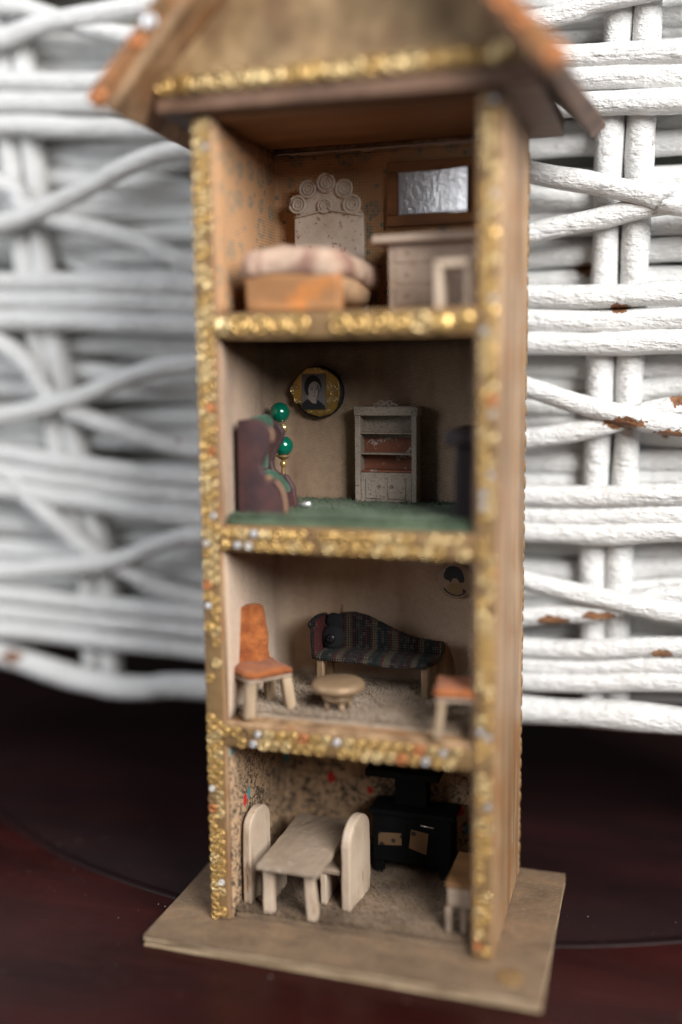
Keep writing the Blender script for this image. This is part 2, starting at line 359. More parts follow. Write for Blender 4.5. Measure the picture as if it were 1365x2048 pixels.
# ================================================================== THE SETTING
def structure(name, b, mat):
    o = b.link(name, mat); o['kind'] = 'structure'; return o
ZT = -.044                                            # table top
CX, CY, RR = .35, 3.1, 3.0
b = B(); n = 160
t = bmesh.new()
inner = [t.verts.new((CX + RR * math.cos(2 * math.pi * i / n), CY + RR * math.sin(2 * math.pi * i / n), ZT)) for i in range(n)]
def sq(a):
    c, s_ = math.cos(a), math.sin(a); m = max(abs(c), abs(s_)); return (CX + 6.2 * c / m, CY + 6.2 * s_ / m)
outer = [t.verts.new((*sq(2 * math.pi * i / n), ZT)) for i in range(n)]
for i in range(n): t.faces.new((inner[i], outer[i], outer[(i + 1) % n], inner[(i + 1) % n]))
b._in(t); structure('table_top', b, 'table')
b = B()                                               # round inlaid panel in the table with a fine moulded lip
b.lathe([(RR, -.05), (RR - .001, -.004), (RR - .006, .002), (RR - .016, .003), (RR - .028, .0015), (RR - .034, -.006), (RR - .06, -.0075), (RR - .07, -.002), (.02, -.002)], CX, CY, 220, cz=ZT)
structure('table_inlay', b, 'inset')
b = B(); b.box(-9, 9, 6.5, 6.7, -1, 9, 0); structure('wall', b, 'backdrop')  # added backdrop, keeps the space under the wicker and table reflections dark

# ================================================================== WICKER
BANDS=[[(-1.379,3.188),(-0.692,3.129),(1.117,3.064),(1.501,3.043)],[(-1.384,3.103),(-0.695,3.048),(1.119,2.983),(1.503,2.964)],[(-1.391,3.003),(-0.652,2.942),(1.121,2.891),(1.506,2.877)],[(-1.432,2.325),(-0.676,2.292),(0.973,2.193),(1.529,2.188)],[(-1.437,2.245),(-0.679,2.215),(0.975,2.103),(1.532,2.098)],[(-1.443,2.157),(-0.682,2.125),(0.976,2.016),(1.535,2.011)],[(-1.480,1.551),(-1.084,1.511),(-0.463,1.455),(0.976,1.420),(1.555,1.439)],[(-1.485,1.469),(-1.088,1.430),(-0.465,1.373),(0.977,1.335),(1.557,1.356)],[(-1.490,1.386),(-1.092,1.345),(-0.468,1.289),(0.978,1.274),(1.251,1.272),(1.559,1.299)],[(-1.521,0.882),(-0.985,0.864),(-0.456,0.848),(0.965,0.797),(1.575,0.844)],[(-1.526,0.796),(-0.988,0.781),(-0.459,0.768),(0.966,0.723),(1.577,0.772)],[(-1.531,0.717),(-0.992,0.697),(-0.461,0.683),(0.967,0.662),(1.579,0.705)],[(-1.540,0.569),(-1.168,0.499),(-0.900,0.465),(-0.718,0.468),(-0.467,0.494),(0.969,0.516),(1.269,0.526),(1.585,0.527)]]
DIAG=[[(-1.371,2.750),(-1.269,2.654),(-1.111,2.582),(-0.684,2.473),(-0.454,2.385),(0.141,2.322),(0.656,2.341),(0.975,2.428),(1.221,2.473),(1.517,2.517)],[(-1.382,2.567),(-1.017,2.668),(-0.671,2.795),(-0.354,2.836),(0.251,2.814),(0.654,2.748),(0.972,2.650),(1.207,2.597),(1.456,2.519),(1.518,2.496)],[(-1.414,2.051),(-1.187,1.827),(-1.063,1.747),(-0.715,1.640),(-0.436,1.580),(0.241,1.548),(0.976,1.643),(1.240,1.692),(1.543,1.770)],[(-1.434,1.730),(-1.060,1.796),(-0.739,1.902),(-0.468,1.947),(0.137,1.969),(0.659,1.924),(0.973,1.847),(1.163,1.783),(1.359,1.734),(1.545,1.701)],[(-1.449,1.474),(-1.322,1.359),(-1.003,1.122),(-0.846,1.049),(-0.533,0.935),(0.124,0.873),(0.559,0.868),(0.965,0.930),(1.261,0.970),(1.567,1.055)],[(-1.478,1.002),(-1.211,1.031),(-0.860,1.080),(-0.454,1.209),(0.128,1.208),(0.663,1.167),(0.963,1.085),(1.212,1.035),(1.449,0.995),(1.569,0.983)],[(-1.325,3.498),(-0.986,3.391),(-0.668,3.300),(-0.344,3.220),(0.254,3.182),(0.842,3.189),(1.100,3.215),(1.277,3.257)],[(-1.386,3.339),(-1.083,3.395),(-0.608,3.412),(-0.272,3.406),(0.255,3.386)]]
STAKES=[[(-1.365,3.599),(-1.379,3.369),(-1.365,2.829),(-1.333,2.474),(-1.265,2.022),(-1.218,1.678),(-1.072,0.977),(-1.060,0.544)],[(-1.274,3.589),(-1.282,3.360),(-1.248,2.822),(-1.236,2.470),(-1.179,2.021),(-1.118,1.678),(-0.967,0.982),(-0.961,0.503)],[(1.269,3.311),(1.270,3.170),(1.249,2.830),(1.242,2.292),(1.235,1.889),(1.230,1.555),(1.222,1.122),(1.231,0.844),(1.237,0.571)],[(1.373,3.300),(1.374,3.159),(1.362,2.821),(1.354,2.288),(1.345,1.888),(1.342,1.557),(1.325,1.126),(1.327,0.850),(1.334,0.580)]]
BACK=[[(-1.349,3.369),(-0.742,3.312),(0.982,3.256),(1.498,3.228)],[(-1.269,2.892),(-0.760,2.827),(0.941,2.782),(1.514,2.762)],[(-1.274,2.803),(-0.470,2.701),(0.944,2.576),(1.521,2.560)],[(-1.563,2.487),(-1.238,2.474),(-0.778,2.333),(0.947,2.357),(1.527,2.364)],[(-1.562,2.499),(-0.475,2.519),(0.945,2.483),(1.524,2.456)],[(-1.315,2.037),(-0.489,2.036),(0.940,1.930),(1.542,1.925)],[(-1.185,1.930),(-0.494,1.856),(0.942,1.767),(1.545,1.847)],[(-1.613,1.668),(-1.199,1.659),(-0.498,1.721),(0.944,1.695),(1.551,1.649)],[(-1.618,1.595),(-0.501,1.607),(0.946,1.535),(1.555,1.555)],[(-1.210,1.431),(-0.505,1.469),(0.947,1.459),(1.557,1.479)],[(-1.359,1.208),(-0.510,1.260),(0.936,1.093),(1.569,1.133)],[(-1.650,1.073),(-0.516,1.049),(0.937,1.007),(1.571,1.061)],[(-1.662,0.870),(-0.961,0.956),(-0.518,0.978),(0.939,0.920),(1.577,0.895)]]
RND = random.Random(3)
wk = thing('wicker_screen', 'white painted wicker panel with chipped cane standing behind the little house', 'wicker panel', (0, 1, 0))
def extend(p, dx=.9):
    (x0, z0), (x1, z1) = p[0], p[1]; (x2, z2), (x3, z3) = p[-2], p[-1]
    a = (x0 - dx, z0 - (z1 - z0) / (x1 - x0 + 1e-6) * dx * .35); c = (x3 + dx, z3 + (z3 - z2) / (x3 - x2 + 1e-6) * dx * .35)
    return [a] + p + [c]
def cane(name, pts, y, r, wob=.006, ext=True, yf=None, seed=0, n=14):
    if ext: pts = extend(pts)
    P3 = catmull([Vector((x, y, z)) for x, z in pts], .032)
    for i, p in enumerate(P3):
        q = mnoise.noise_vector(Vector((p.x * 2.2, seed * 5.3, p.z)))
        p.z += wob * q.x; p.y += wob * q.y + (yf(p) if yf else 0)
    rad = [r * (1 + .10 * mnoise.noise(Vector((p.x * 4, p.z * 4, seed * 2.7)))) for p in P3]
    return B().tube(P3, rad, n, .06, 0, seed).link(name, 'wicker', wk)
sx_pairs = [-1.2, 1.29]
for i, s_ in enumerate(BANDS):
    rim = i == len(BANDS) - 1
    if rim: s_ = [(x, z + .028) for x, z in s_]
    cane('rim_cane' if rim else 'band_cane', s_, .94 if rim else .96 + .012 * (i % 3 == 1), .058 if rim else .0455 - .004 * (i >= 9), seed=i + 1)
for i, s_ in enumerate(DIAG):
    s2 = 1 if i % 2 == 0 else -1
    cane('diagonal_cane', s_, .925 if i % 2 else .955, .0415, .008, seed=20 + i)
for i, s_ in enumerate(STAKES):
    s_ = [(s_[0][0], 3.95)] + [q for q in s_ if q[1] < 3.5]
    cane('stake', s_, 1.045, .0525, .004, False, seed=40 + i)
for i, x in enumerate((.02, .125, 2.05, 2.15, -2.15, -2.25)):
    cane('stake', [(x, 3.95), (x, 2), (x, ZT)], 1.045, .0525, .004, False, seed=50 + i)
for i, s_ in enumerate(BACK):
    cane('inner_cane', s_, 1.115 + .015 * (i % 2), .047, .01, seed=60 + i)
for i in range(3):
    cane('band_cane', [(-1.4, 3.62 + .09 * i), (0, 3.6 + .088 * i), (1.5, 3.56 + .085 * i)], .96, .0435, seed=80 + i)
# flattened inner weave seen through the upper openings
for i, z in enumerate((3.34, 3.24, 3.14, 2.98, 2.87, 2.68, 2.60, 2.42, 2.30, 2.20, 2.10, 2.0, 1.88, 1.80, 1.62, 1.4, 1.3, 1.22, 1.12, .98, .88, .80, .72, .64)):
    cane('inner_cane', [(-1.5, z + .05), (-.4, z + .01), (1.0, z - .03), (1.5, z - .04)], 1.165, .049, .012, seed=90 + i)
b = B(); b.box(-2.2, 2.2, 1.235, 1.25, 1.2, 3.6, .003, cuts=5); b.displace(.01, 2.2)
b.link('linen_lining', 'linen', wk)

# ================================================================== THE HOUSE
T, DI, DO = .0734, .56, .628
ZC = 2.722
SH = [(.6381, .7269), (1.3192, 1.4057), (2.0185, 2.1007)]
hs = thing('dollhouse', 'tall narrow wooden dollhouse with four open rooms, steep roof and gold foil trim', 'dollhouse', (.5, .3, 0))
bb = B(); bb.box(-.178, 1.172, -.17, .672, -.010, 0, .004, 0, 2, 24); [setattr(v.co, 'z', v.co.z + (.002 * mnoise.noise(v.co * 9) if v.co.z > -.006 and not (-.02 < v.co.x < 1.02 and -.02 < v.co.y < .65) else 0)) for v in bb.bm.verts]; bb.link('base_board', 'base', hs)
b = B()
for i, (z0, z1, o) in enumerate(((-.0215, -.0105, .001), (-.033, -.022, -.002), (-.044, -.0335, .0005))):
    b.box(-.178 - o, 1.172 + o, -.17 - o, .672 + o, z0, z1, .003)
b.link('plywood_layers', 'ply', hs)
b = B(); b.lathe([(.001, .006), (.03, .0055), (.045, .003), (.052, .0)], 1.065, -.075, 20, cz=.0); b.displace(.006, 30)
b.link('glue_blob', 'gold_dull', hs)
for x0, x1 in ((0, T), (1 - T, 1)):
    B().box(x0, x1, 0, DO - .002, .0005, ZC, .006, .001, 2).link('side_wall', 'gold_wood', hs)
B().box(T + .0005, 1 - T - .0005, DI + .012, DO, .0005, ZC, .003).link('back_panel', 'gold_wood', hs)
for z0, z1 in SH:
    B().box(T + .0005, 1 - T - .0005, .0015, DI + .011, z0, z1, .005, .001).link('floor_board', 'gold_wood' if z0 < 1 else 'wood_in', hs)
# attic: ceiling board, gables, two steep roof boards with warped edges
B().box(-.098, 1.112, -.048, .69, ZC + .0005, ZC + .062, .006, .002).link('ceiling_board', 'eave', hs)
B().box(T, 1 - T, .004, .5, ZC - .012, ZC, .003).link('ceiling_lining', 'wood_in', hs)
B().prism([(-.105, ZC + .063), (1.125, ZC + .063), (.512, 3.40)], -.052, -.012, 'y', .003).link('gable_board', 'gable', hs)
B().prism([(-.105, ZC + .063), (1.085, ZC + .063), (.49, 3.36)], .655, .69, 'y', .003).link('gable_board', 'eave', hs)
def roof(sgn):
    """board along the slope, with thickness; local frame: u down the slope, w across"""
    t = bmesh.new(); nu, nv = 8, 8; L = {}
    apex = Vector((.4875, 0, 3.50)); th = .062
    for i in range(nu + 1):
        for j in range(nv + 1):
            f, g = i / nu, j / nv
            y = -.205 + .955 * g
            flare = .062 * g * f if sgn > 0 else .01 * g * f
            x = apex.x + sgn * (.702 * f + flare + .012 * math.sin(f * 3.1) * (1 if sgn > 0 else .3)); z = apex.z - .757 * f + .02 * g * f * (1 if sgn > 0 else 0)
            nrm = Vector((sgn * .72, 0, .69))
            for k_, o in ((0, 0), (1, -th)):
                p = Vector((x, y, z)) + nrm * o
                p += .003 * mnoise.noise_vector(p * 6)
                L[i, j, k_] = t.verts.new(p)
    for i in range(nu):
        for j in range(nv):
            for k_ in (0, 1): t.faces.new([L[a, c, k_] for a, c in ((i, j), (i + 1, j), (i + 1, j + 1), (i, j + 1))])
    for i in range(nu):
        for j in (0, nv): t.faces.new([L[i, j, 0], L[i + 1, j, 0], L[i + 1, j, 1], L[i, j, 1]])
    for j in range(nv):
        for i in (0, nu): t.faces.new([L[i, j, 0], L[i, j + 1, 0], L[i, j + 1, 1], L[i, j, 1]])
    b = B(); b._in(t, .006, 2); return b
roof(-1).link('roof_board', 'gold_wood', hs); roof(1).link('roof_board', 'eave', hs)
# cloth and paper linings: one sheet round the three inner walls, soft corners
def lining(z0, z1, mat, rad=.05, wrinkle=.004, seed=0):
    x0, x1, y1 = T + .003, 1 - T - .003, DI + .008
    path = [(x0, .012 + .5 * (y1 - rad) * i / 10 * 2) for i in range(11)]
    path = [(x0, .012 + (y1 - rad - .012) * i / 10) for i in range(11)]
    path += [(x0 + rad - rad * math.cos(a), y1 - rad + rad * math.sin(a)) for a in [math.pi / 2 * i / 6 for i in range(1, 7)]]
    path += [(x0 + rad + (x1 - x0 - 2 * rad) * i / 16, y1) for i in range(1, 16)]
    path += [(x1 - rad + rad * math.sin(a), y1 - rad + rad * math.cos(a)) for a in [math.pi / 2 * i / 6 for i in range(0, 7)]]
    path += [(x1, y1 - rad - (y1 - rad - .012) * i / 10) for i in range(1, 11)]
    t = bmesh.new(); nz = 16; rows = []; N = len(path)
    nor = []
    for i in range(N):
        a, c = path[max(i - 1, 0)], path[min(i + 1, N - 1)]; d = Vector((c[0] - a[0], c[1] - a[1], 0)).normalized(); nor.append(Vector((d.y, -d.x, 0)))
    for side in (0, 1):
        g = []
        for i, (x, y) in enumerate(path):
            r = []
            for k_ in range(nz + 1):
                p = Vector((x, y, z0 + (z1 - z0) * k_ / nz)); q = mnoise.noise(Vector((x * 5, y * 5, p.z * 2 + seed))) * wrinkle
                p += nor[i] * (q + .001 - (.0025 if side else 0)) if True else p
                r.append(t.verts.new(p))
            g.append(r)
        rows.append(g)
    for side in (0, 1):
        g = rows[side]
        for i in range(N - 1):
            for k_ in range(nz): t.faces.new((g[i][k_], g[i + 1][k_], g[i + 1][k_ + 1], g[i][k_ + 1])).smooth = True
    for i in range(N - 1):
        for k_ in (0, nz): t.faces.new((rows[0][i][k_], rows[0][i + 1][k_], rows[1][i + 1][k_], rows[1][i][k_]))
    for k_ in range(nz):
        for i in (0, N - 1): t.faces.new((rows[0][i][k_], rows[0][i][k_ + 1], rows[1][i][k_ + 1], rows[1][i][k_]))
    b = B(); b._in(t); return b
lining(SH[2][1] + .002, ZC - .016, 'paper_ring', .03, .002, 1).link('wall_covering', 'paper_ring', hs)
lining(SH[1][1] + .002, SH[2][0] - .002, 'satin_a', .06, .006, 2).link('wall_covering', 'satin_a', hs)
lining(SH[0][1] + .002, SH[1][0] - .002, 'satin_b', .06, .008, 3).link('wall_covering', 'satin_b', hs)
lining(.002, SH[0][0] - .002, 'paper_sprig', .03, .003, 4).link('wall_covering', 'paper_sprig', hs)
t = bmesh.new(); rows = []
for i in range(41):
    x = T + .012 + (1 - 2 * T - .024) * i / 40; dz = .012 * mnoise.noise(Vector((x * 22, 1, 0))) + .005
    rows.append([t.verts.new((x, DI + .003 - .004 * (k_ in (1, 2)), z)) for k_, z in enumerate((ZC - .030 + dz, ZC - .026 + dz, ZC - .0165, ZC - .0135))])
for r0, r1 in zip(rows, rows[1:]):
    for k_ in range(3): t.faces.new((r0[k_], r1[k_], r1[k_ + 1], r0[k_ + 1]))
b = B(); b._in(t); b.link('paper_edge', 'dresser', hs)
# carpets with standing fibres
def carpet(z, th, mat, y0, nf, lng, edge=.006):
    t = bmesh.new(); nx, ny = 40, 24; x0, x1, y1 = T + .012, 1 - T - .012, DI - .006
    top = {}
    for i in range(nx + 1):
        for j in range(ny + 1):
            x = x0 + (x1 - x0) * i / nx; y = y0 + (y1 - y0) * j / ny
            if j == 0: y += edge * mnoise.noise(Vector((x * 14, z * 3, 0))) - .003
            h = th + .006 * mnoise.noise(Vector((x * 12, y * 12, z))) - (th * .5 if j == 0 else 0)
            top[i, j] = t.verts.new((x, y, z + max(h, .003)))
    for i in range(nx):
        for j in range(ny): t.faces.new((top[i, j], top[i + 1, j], top[i + 1, j + 1], top[i, j + 1])).smooth = True
    bot = [top[i, 0] for i in range(nx + 1)]; low = [t.verts.new((v.co.x, v.co.y, z + .0006)) for v in bot]
    for i in range(nx): t.faces.new((low[i], low[i + 1], bot[i + 1], bot[i]))
    b = B(); b._in(t); o = b.link('carpet', mat, hs)
    t = bmesh.new(); rn = random.Random(int(z * 100) + 5)
    for _ in range(nf):
        x, y = rn.uniform(x0, x1), y0 + (y1 - y0) * rn.random() ** 1.5
        p = Vector((x, y, z + th * .85)); d = Vector((rn.uniform(-1, 1), rn.uniform(-1, .6), rn.uniform(.15, .8))).normalized() * lng * rn.uniform(.5, 1.3)
        s_ = d.orthogonal().normalized() * .0016; m_ = p + d * .55 + Vector((rn.uniform(-1, 1), rn.uniform(-1, 1), 0)) * lng * .25
        a, c, e, f, g = (t.verts.new(q) for q in (p - s_, p + s_, m_ + s_ * .7, m_ - s_ * .7, p + d))
        t.faces.new((a, c, e, f)); t.faces.new((f, e, g))
    bm_ = B(); bm_.bm.free(); bm_.bm = t
    f = bm_.link('fibres', mat, o); f['kind'] = 'stuff'
carpet(SH[1][1], .030, 'felt_green', .03, 5000, .022)
carpet(SH[0][1], .020, 'felt_grey', .075, 7000, .026)
carpet(.0, .030, 'felt_brown', .03, 7000, .026, .012)

# gold foil trim: strips of little pressed rings along every front edge
def ring_mesh(kind, mat, R0):
    b = B()
    if kind == 0:
        b.torus((0, -.001, 0), R0 * .78, R0 * .22, 'y', 12, 5); b.ball((0, .003, 0), R0 * .40, 1, .7, 1, 8, 5)
    elif kind == 1:
        b.torus((0, -.001, 0), R0 * .80, R0 * .20, 'y', 12, 5); b.torus((0, .001, 0), R0 * .36, R0 * .16, 'y', 8, 4)
    else:
        b.ball((0, .002, 0), R0 * .95, 1, .4, 1, 12, 7); b.torus((0, -.002, 0), R0 * .8, R0 * .16, 'y', 12, 4)
    b.displace(R0 * .07, 40, kind)
    return b.mesh('trim_ring', mat)
RK = {}
ring_no = 0
rest = []
rg = random.Random(11)
def pick(worn):
    q = rg.random()
    if worn > .7: return rg.choice(('copper', 'gold_dull', 'gold', 'silver', 'copper', 'gold_dull', 'copper'))
    if q < worn: return rg.choice(('silver', 'copper', 'gold_dull', 'white_foil', 'silver', 'gold_dull'))
    return 'gold' if q < worn + (1 - worn) * .6 else 'gold2'
def trim(p0, p1, width, R0, pitch, worn, yoff, quota, gaps=(), strip='gold_dull'):
    """strip from p0 to p1 in the x-z plane, facing -y"""
    global ring_no
    a, c = Vector(p0), Vector(p1); d = (c - a); L = d.length; d.normalize(); nn = Vector((d.z, 0, -d.x))
    y = a.y
    sp = B(); pts = []
    k_ = max(8, int(L / .03))
    t = bmesh.new(); rows = []
    for i in range(k_ + 1):
        f = i / k_; base = a + d * (L * f)
        wv = width / 2 * (1 + .10 * mnoise.noise(Vector((f * L * 9, p0[0] * 7, p0[2]))))
        r = []
        for s_, yo in ((-1, .0005), (-.6, -.0035), (.6, -.0035), (1, .0005)):
            r.append(t.verts.new(base + nn * wv * s_ + Vector((0, yo - .001, 0))))
        rows.append(r)
    for i in range(k_):
        for j in range(3): t.faces.new((rows[i][j], rows[i][j + 1], rows[i + 1][j + 1], rows[i + 1][j])).smooth = True
    sp._in(t)
    st = sp.link('trim_strip', strip, hs)
    two = width > R0 * 3
    m = int(L / pitch)
    for i in range(m):
        for s_ in ((-1, 1) if two else (0,)):
            f = (i + .5 + (.25 if s_ > 0 else -.25 if s_ < 0 else 0)) * pitch
            if any(g0 < f / L < g1 and rg.random() < .85 for g0, g1 in gaps): continue
            if rg.random() < worn * .25: continue
            pos = a + d * (f + rg.uniform(-.05, .05) * pitch) + nn * (s_ * (width / 2 - R0 * .95) + rg.uniform(-.05, .05) * R0) + Vector((0, yoff - rg.random() * .003, 0))
            kind = rg.choice((0, 0, 1, 0, 2)); mt = pick(worn)
            key = (kind, mt, R0)
            if key not in RK: RK[key] = ring_mesh(*key)
            sz = .62 if mt in ('silver', 'white_foil') and worn < .7 else 1.
            mw = Matrix.Translation((pos - Vector(hs['_o'])) * S) @ Matrix.Rotation(rg.uniform(0, 6.28), 4, 'Y') @ Matrix.Rotation(rg.uniform(-.25, .25), 4, 'X') @ Matrix.Diagonal((sz * rg.uniform(.94, 1.06), 1, sz * rg.uniform(.94, 1.06), 1))
            if s_ <= 0 and ring_no < 298 and quota:
                o = bpy.data.objects.new('ring', RK[key]); col.objects.link(o); o.parent = st; o.matrix_local = mw; ring_no += 1
            else: rest.append((RK[key], mw, mt))
for z0, z1, wd, r0, pt, wn in ((SH[2][0], SH[2][1], .080, .034, .066, .05), (SH[1][0], SH[1][1], .080, .021, .040, .09), (SH[0][0], SH[0][1] - .012, .074, .020, .040, .24)):
    zm = (z0 + z1) / 2
    trim((T - .01, .0, zm), (1 - T + .01, .0, zm), wd, r0, pt, wn, -.006, True)
trim((-.09, -.052, ZC + .082), (1.075, -.052, ZC + .085), .066, .031, .062, .0, -.006, True)
trim((T / 2 - .004, -.0005, .005), (T / 2 + .002, -.0005, ZC - .005), .060, .0175, .036, .12, -.005, True, ((.272, .372),))
trim((1 - T / 2, -.0005, .005), (1 - T / 2, -.0005, ZC - .005), .058, .0175, .038, .2, -.005, True, ((.08, .13), (.5, .53)))
trim((-.228, -.207, 2.727), (.47, -.207, 3.485), .064, .026, .066, .75, -.005, True, (), 'roof_edge')
trim((1.186, -.207, 2.722), (.50, -.207, 3.485), .064, .026, .066, .75, -.005, True, (), 'roof_edge')
# trim along the far edge of the right-hand wall, seen edge-on
def edge_trim():
    b = B(); rn = random.Random(4); z = .01
    while z < ZC - .02:
        b.ball((1.001, DO - .006, z), .012 * rn.uniform(.6, 1.2), .35, .9, 1.8, 8, 6); z += rn.uniform(.024, .06)
    return b
e_ = edge_trim().link('edge_trim', 'gold_dull', hs)
for mt in sorted({q[2] for q in rest}):
    bm = bmesh.new()
    for me, mw, m2 in rest:
        if m2 == mt:
            c_ = me.copy(); c_.transform(mw); bm.from_mesh(c_); bpy.data.meshes.remove(c_)
    me = bpy.data.meshes.new('trim_beading'); bm.to_mesh(me); bm.free(); me.materials.append(M[mt])
    o = bpy.data.objects.new('trim_beading', me); col.objects.link(o); o.parent = hs; o['kind'] = 'stuff'

# ================================================================== ATTIC BEDROOM
Z3 = SH[2][1]
bd = thing('bed', 'white crackled bed with curled headboard, floral cover and orange footboard in top room', 'bed', (.32, .3, Z3))
hb = B(); hb.prism([(.176, Z3), (.445, Z3), (.438, Z3 + .36), (.405, Z3 + .41), (.375, Z3 + .46), (.30, Z3 + .478), (.235, Z3 + .46), (.20, Z3 + .41), (.178, Z3 + .36)], .478, .50, 'y', .005)
hbo = hb.link('headboard', 'white_crackle', bd)
for cx, cz, r in ((.194, 2.507, .034), (.233, 2.559, .033), (.302, 2.577, .036), (.369, 2.553, .034), (.398, 2.498, .036), (.296, 2.498, .028)):
    c = B(); c.torus((cx, .470, cz), r * .86, r * .14, 'y', 20, 6); c.torus((cx, .472, cz), r * .52, r * .12, 'y', 18, 6); c.torus((cx, .474, cz), r * .22, r * .1, 'y', 12, 6)
    c.lathe([(r * .9, .474 - .475), (r * .9, .4785 - .475), (.001, .4785 - .475)], cx, .475, 20, 'y', cz)
    c.link('paper_curl', 'white_crackle', hbo)
B().tube([(.18, .474, 2.462), (.235, .472, 2.472), (.307, .471, 2.482), (.37, .472, 2.472), (.438, .474, 2.458)], .004, 8, 0, .02).link('moulding', 'white_crackle', hbo)
m = B(); m.box(.172, .478, .085, .474, Z3 + .03, Z3 + .15, .05, 0, 4, 0); m.displace(.006, 7); m.link('mattress', 'mattress', bd)
f = B(); f.box(.158, .482, .048, .090, Z3 + .002, Z3 + .130, .016, .004, 4, 2); f.displace(.004, 16); f.link('footboard', 'orange_block', bd)
t = B(); t.box(.150, .490, .038, .470, Z3 + .112, Z3 + .205, .037, .0, 5)
bmesh.ops.subdivide_edges(t.bm, edges=t.bm.edges[:], cuts=3, use_grid_fill=True)
for v in t.bm.verts:
    g = (v.co.y - .04) / .43; v.co.z += .016 * math.sin(g * 3.1) - .010 * ((v.co.x - .32) / .16) ** 2 + (.012 if g > .8 else 0)
    if v.co.x > .45: v.co.z -= .03 * max(0, g - .2); v.co.x += .012 * max(0, g - .1)
for q in t.bm.faces: q.smooth = True
t.displace(.018, 8, 3); t.displace(.006, 28, 1); t.link('cover', 'floral', bd)
for x in (.185, .445): B().box(x - .012, x + .012, .466, .478, Z3, Z3 + .12, .003).link('leg', 'white_crackle', bd)
mr = thing('mirror', 'small foil mirror in a wide amber wooden frame on the orange printed wall', 'mirror', (.67, .55, 2.42))
x0, x1, z0, z1, gx0, gx1, gz0, gz1 = .507, .842, 2.422, 2.645, .548, .798, 2.462, 2.609
for q in ((x0, x1, gz1, z1), (x0, x1, z0, gz0), (x0, gx0, gz0 + .0005, gz1 - .0005), (gx1, x1, gz0 + .0005, gz1 - .0005)):
    B().box(q[0], q[1], .538, .562, q[2], q[3], .003, .0005).link('frame_rail', 'frame_orange', mr)
g = B(); g.box(gx0 - .002, gx1 + .002, .549, .553, gz0 - .002, gz1 + .002, .001, 0, 1, 7); [setattr(v.co, 'y', v.co.y - .013 * ((v.co.x - .673) / .125) ** 2 - .010 * (v.co.x - .673) / .125) for v in g.bm.verts]; g.displace(.0008, 14); g.link('glass', 'mirror', mr)
bz = B()
for i in range(26):
    bz.ball((gx0 + .004 + (gx1 - gx0 - .008) * i / 25, .5475 - .013 * (i / 12.5 - 1) ** 2 - .010 * (i / 12.5 - 1), gz0 + .003), .0042, 1, .6, .8, 6, 4)
for i in range(15):
    bz.ball((gx0 + .003, .5445, gz0 + (gz1 - gz0) * i / 14), .0042, .8, .6, 1, 6, 4)
bz.link('beaded_edge', 'silver', mr)
dr = thing('dresser', 'low white distressed dresser with overhanging top below the mirror', 'dresser', (.74, .42, Z3))
B().box(.573, .905, .30, .545, Z3 + .002, Z3 + .232, .005, .002).link('body', 'dresser', dr)
B().box(.524, .918, .268, .552, Z3 + .234, Z3 + .262, .006, .003).link('top', 'dresser', dr)
for zz in (.03, .10, .17):
    d = B().box(.600, .885, .2975, .3005, Z3 + zz, Z3 + zz + .058, .003, .001).link('drawer', 'dresser', dr)
    for kx in (.64, .84): B().ball((kx, .2955, Z3 + zz + .03), .0055, 1, .7, 1, 10, 8).link('knob', 'gold_table', d)
st = thing('stool', 'blurred white little stool in front of the dresser in the top room', 'stool', (.84, .09, Z3))
B().box(.785, .905, .045, .15, Z3 + .125, Z3 + .148, .006, .002).link('seat', 'white_old', st)
for x in (.785, .882):
    for y in (.048, .128): B().box(x, x + .022, y, y + .022, Z3 + .001, Z3 + .124, .004, .002).link('leg', 'white_old', st)

# ================================================================== GREEN PARLOUR
Z2 = SH[1][1] + .026
pt = thing('framed_portrait', 'tiny engraved portrait in an uneven round gold frame on the taupe satin wall', 'picture', (.235, .55, 1.75))
b = B(); b.lathe([(.001, -.016), (.092, -.016), (.097, -.008), (.097, .008), (.001, .008)], .243, .548, 32, 'y', 1.835); b.link('shadow_backing', 'print_dark', pt)  # black disc, mostly standing in for the frame's shadow on the satin
out = [(.203, 1.927), (.252, 1.929), (.283, 1.920), (.320, 1.893), (.331, 1.865), (.332, 1.825), (.320, 1.780), (.300, 1.757), (.252, 1.745), (.208, 1.758), (.183, 1.775), (.176, 1.792), (.152, 1.805), (.141, 1.838), (.148, 1.872), (.172, 1.900)]
out = [(x + .0, z) for x, z in out]
fr = B().prism(out, .520, .531, 'y', .004).link('frame', 'frame_gold', pt)
rn = random.Random(9)
for cx, cz, rr, a0, a1, nn_ in ((.308, 1.862, .010, 2.2, 5.8, 4), (.306, 1.800, .010, .2, 3.4, 4), (.307, 1.833, .009, 1.8, 4.9, 2), (.158, 1.845, .010, .5, 4.5, 3), (.165, 1.808, .009, 2.5, 6.0, 2), (.24, 1.917, .007, .0, 3.6, 2), (.268, 1.917, .006, 2.5, 6.4, 2), (.215, 1.760, .006, .2, 3.2, 2), (.255, 1.758, .006, .2, 3.2, 2), (.287, 1.766, .006, .2, 3.4, 2)):
    c = B()
    for q in range(nn_):
        r_ = rr * (.6 + .55 * q)
        c.tube([(cx + r_ * math.cos(a0 + (a1 - a0) * i / 10), .5195 - .0006 * (q % 2), cz + r_ * math.sin(a0 + (a1 - a0) * i / 10)) for i in range(11)], .0030, 6)
    c.link('scroll', 'gold2', fr)
cx_, cz_ = .2315, 1.838; cdw, cdh = .047, .066
ca = B().box(cx_ - cdw, cx_ + cdw, .5165, .5195, cz_ - cdh, cz_ + cdh, .0008).link('print', 'print_grey', pt)
def flat(poly, y, name, mat, par): return B().prism([(cx_ + x, cz_ + z) for x, z in poly], y - .0004, y, 'y', 0).link(name, mat, par)
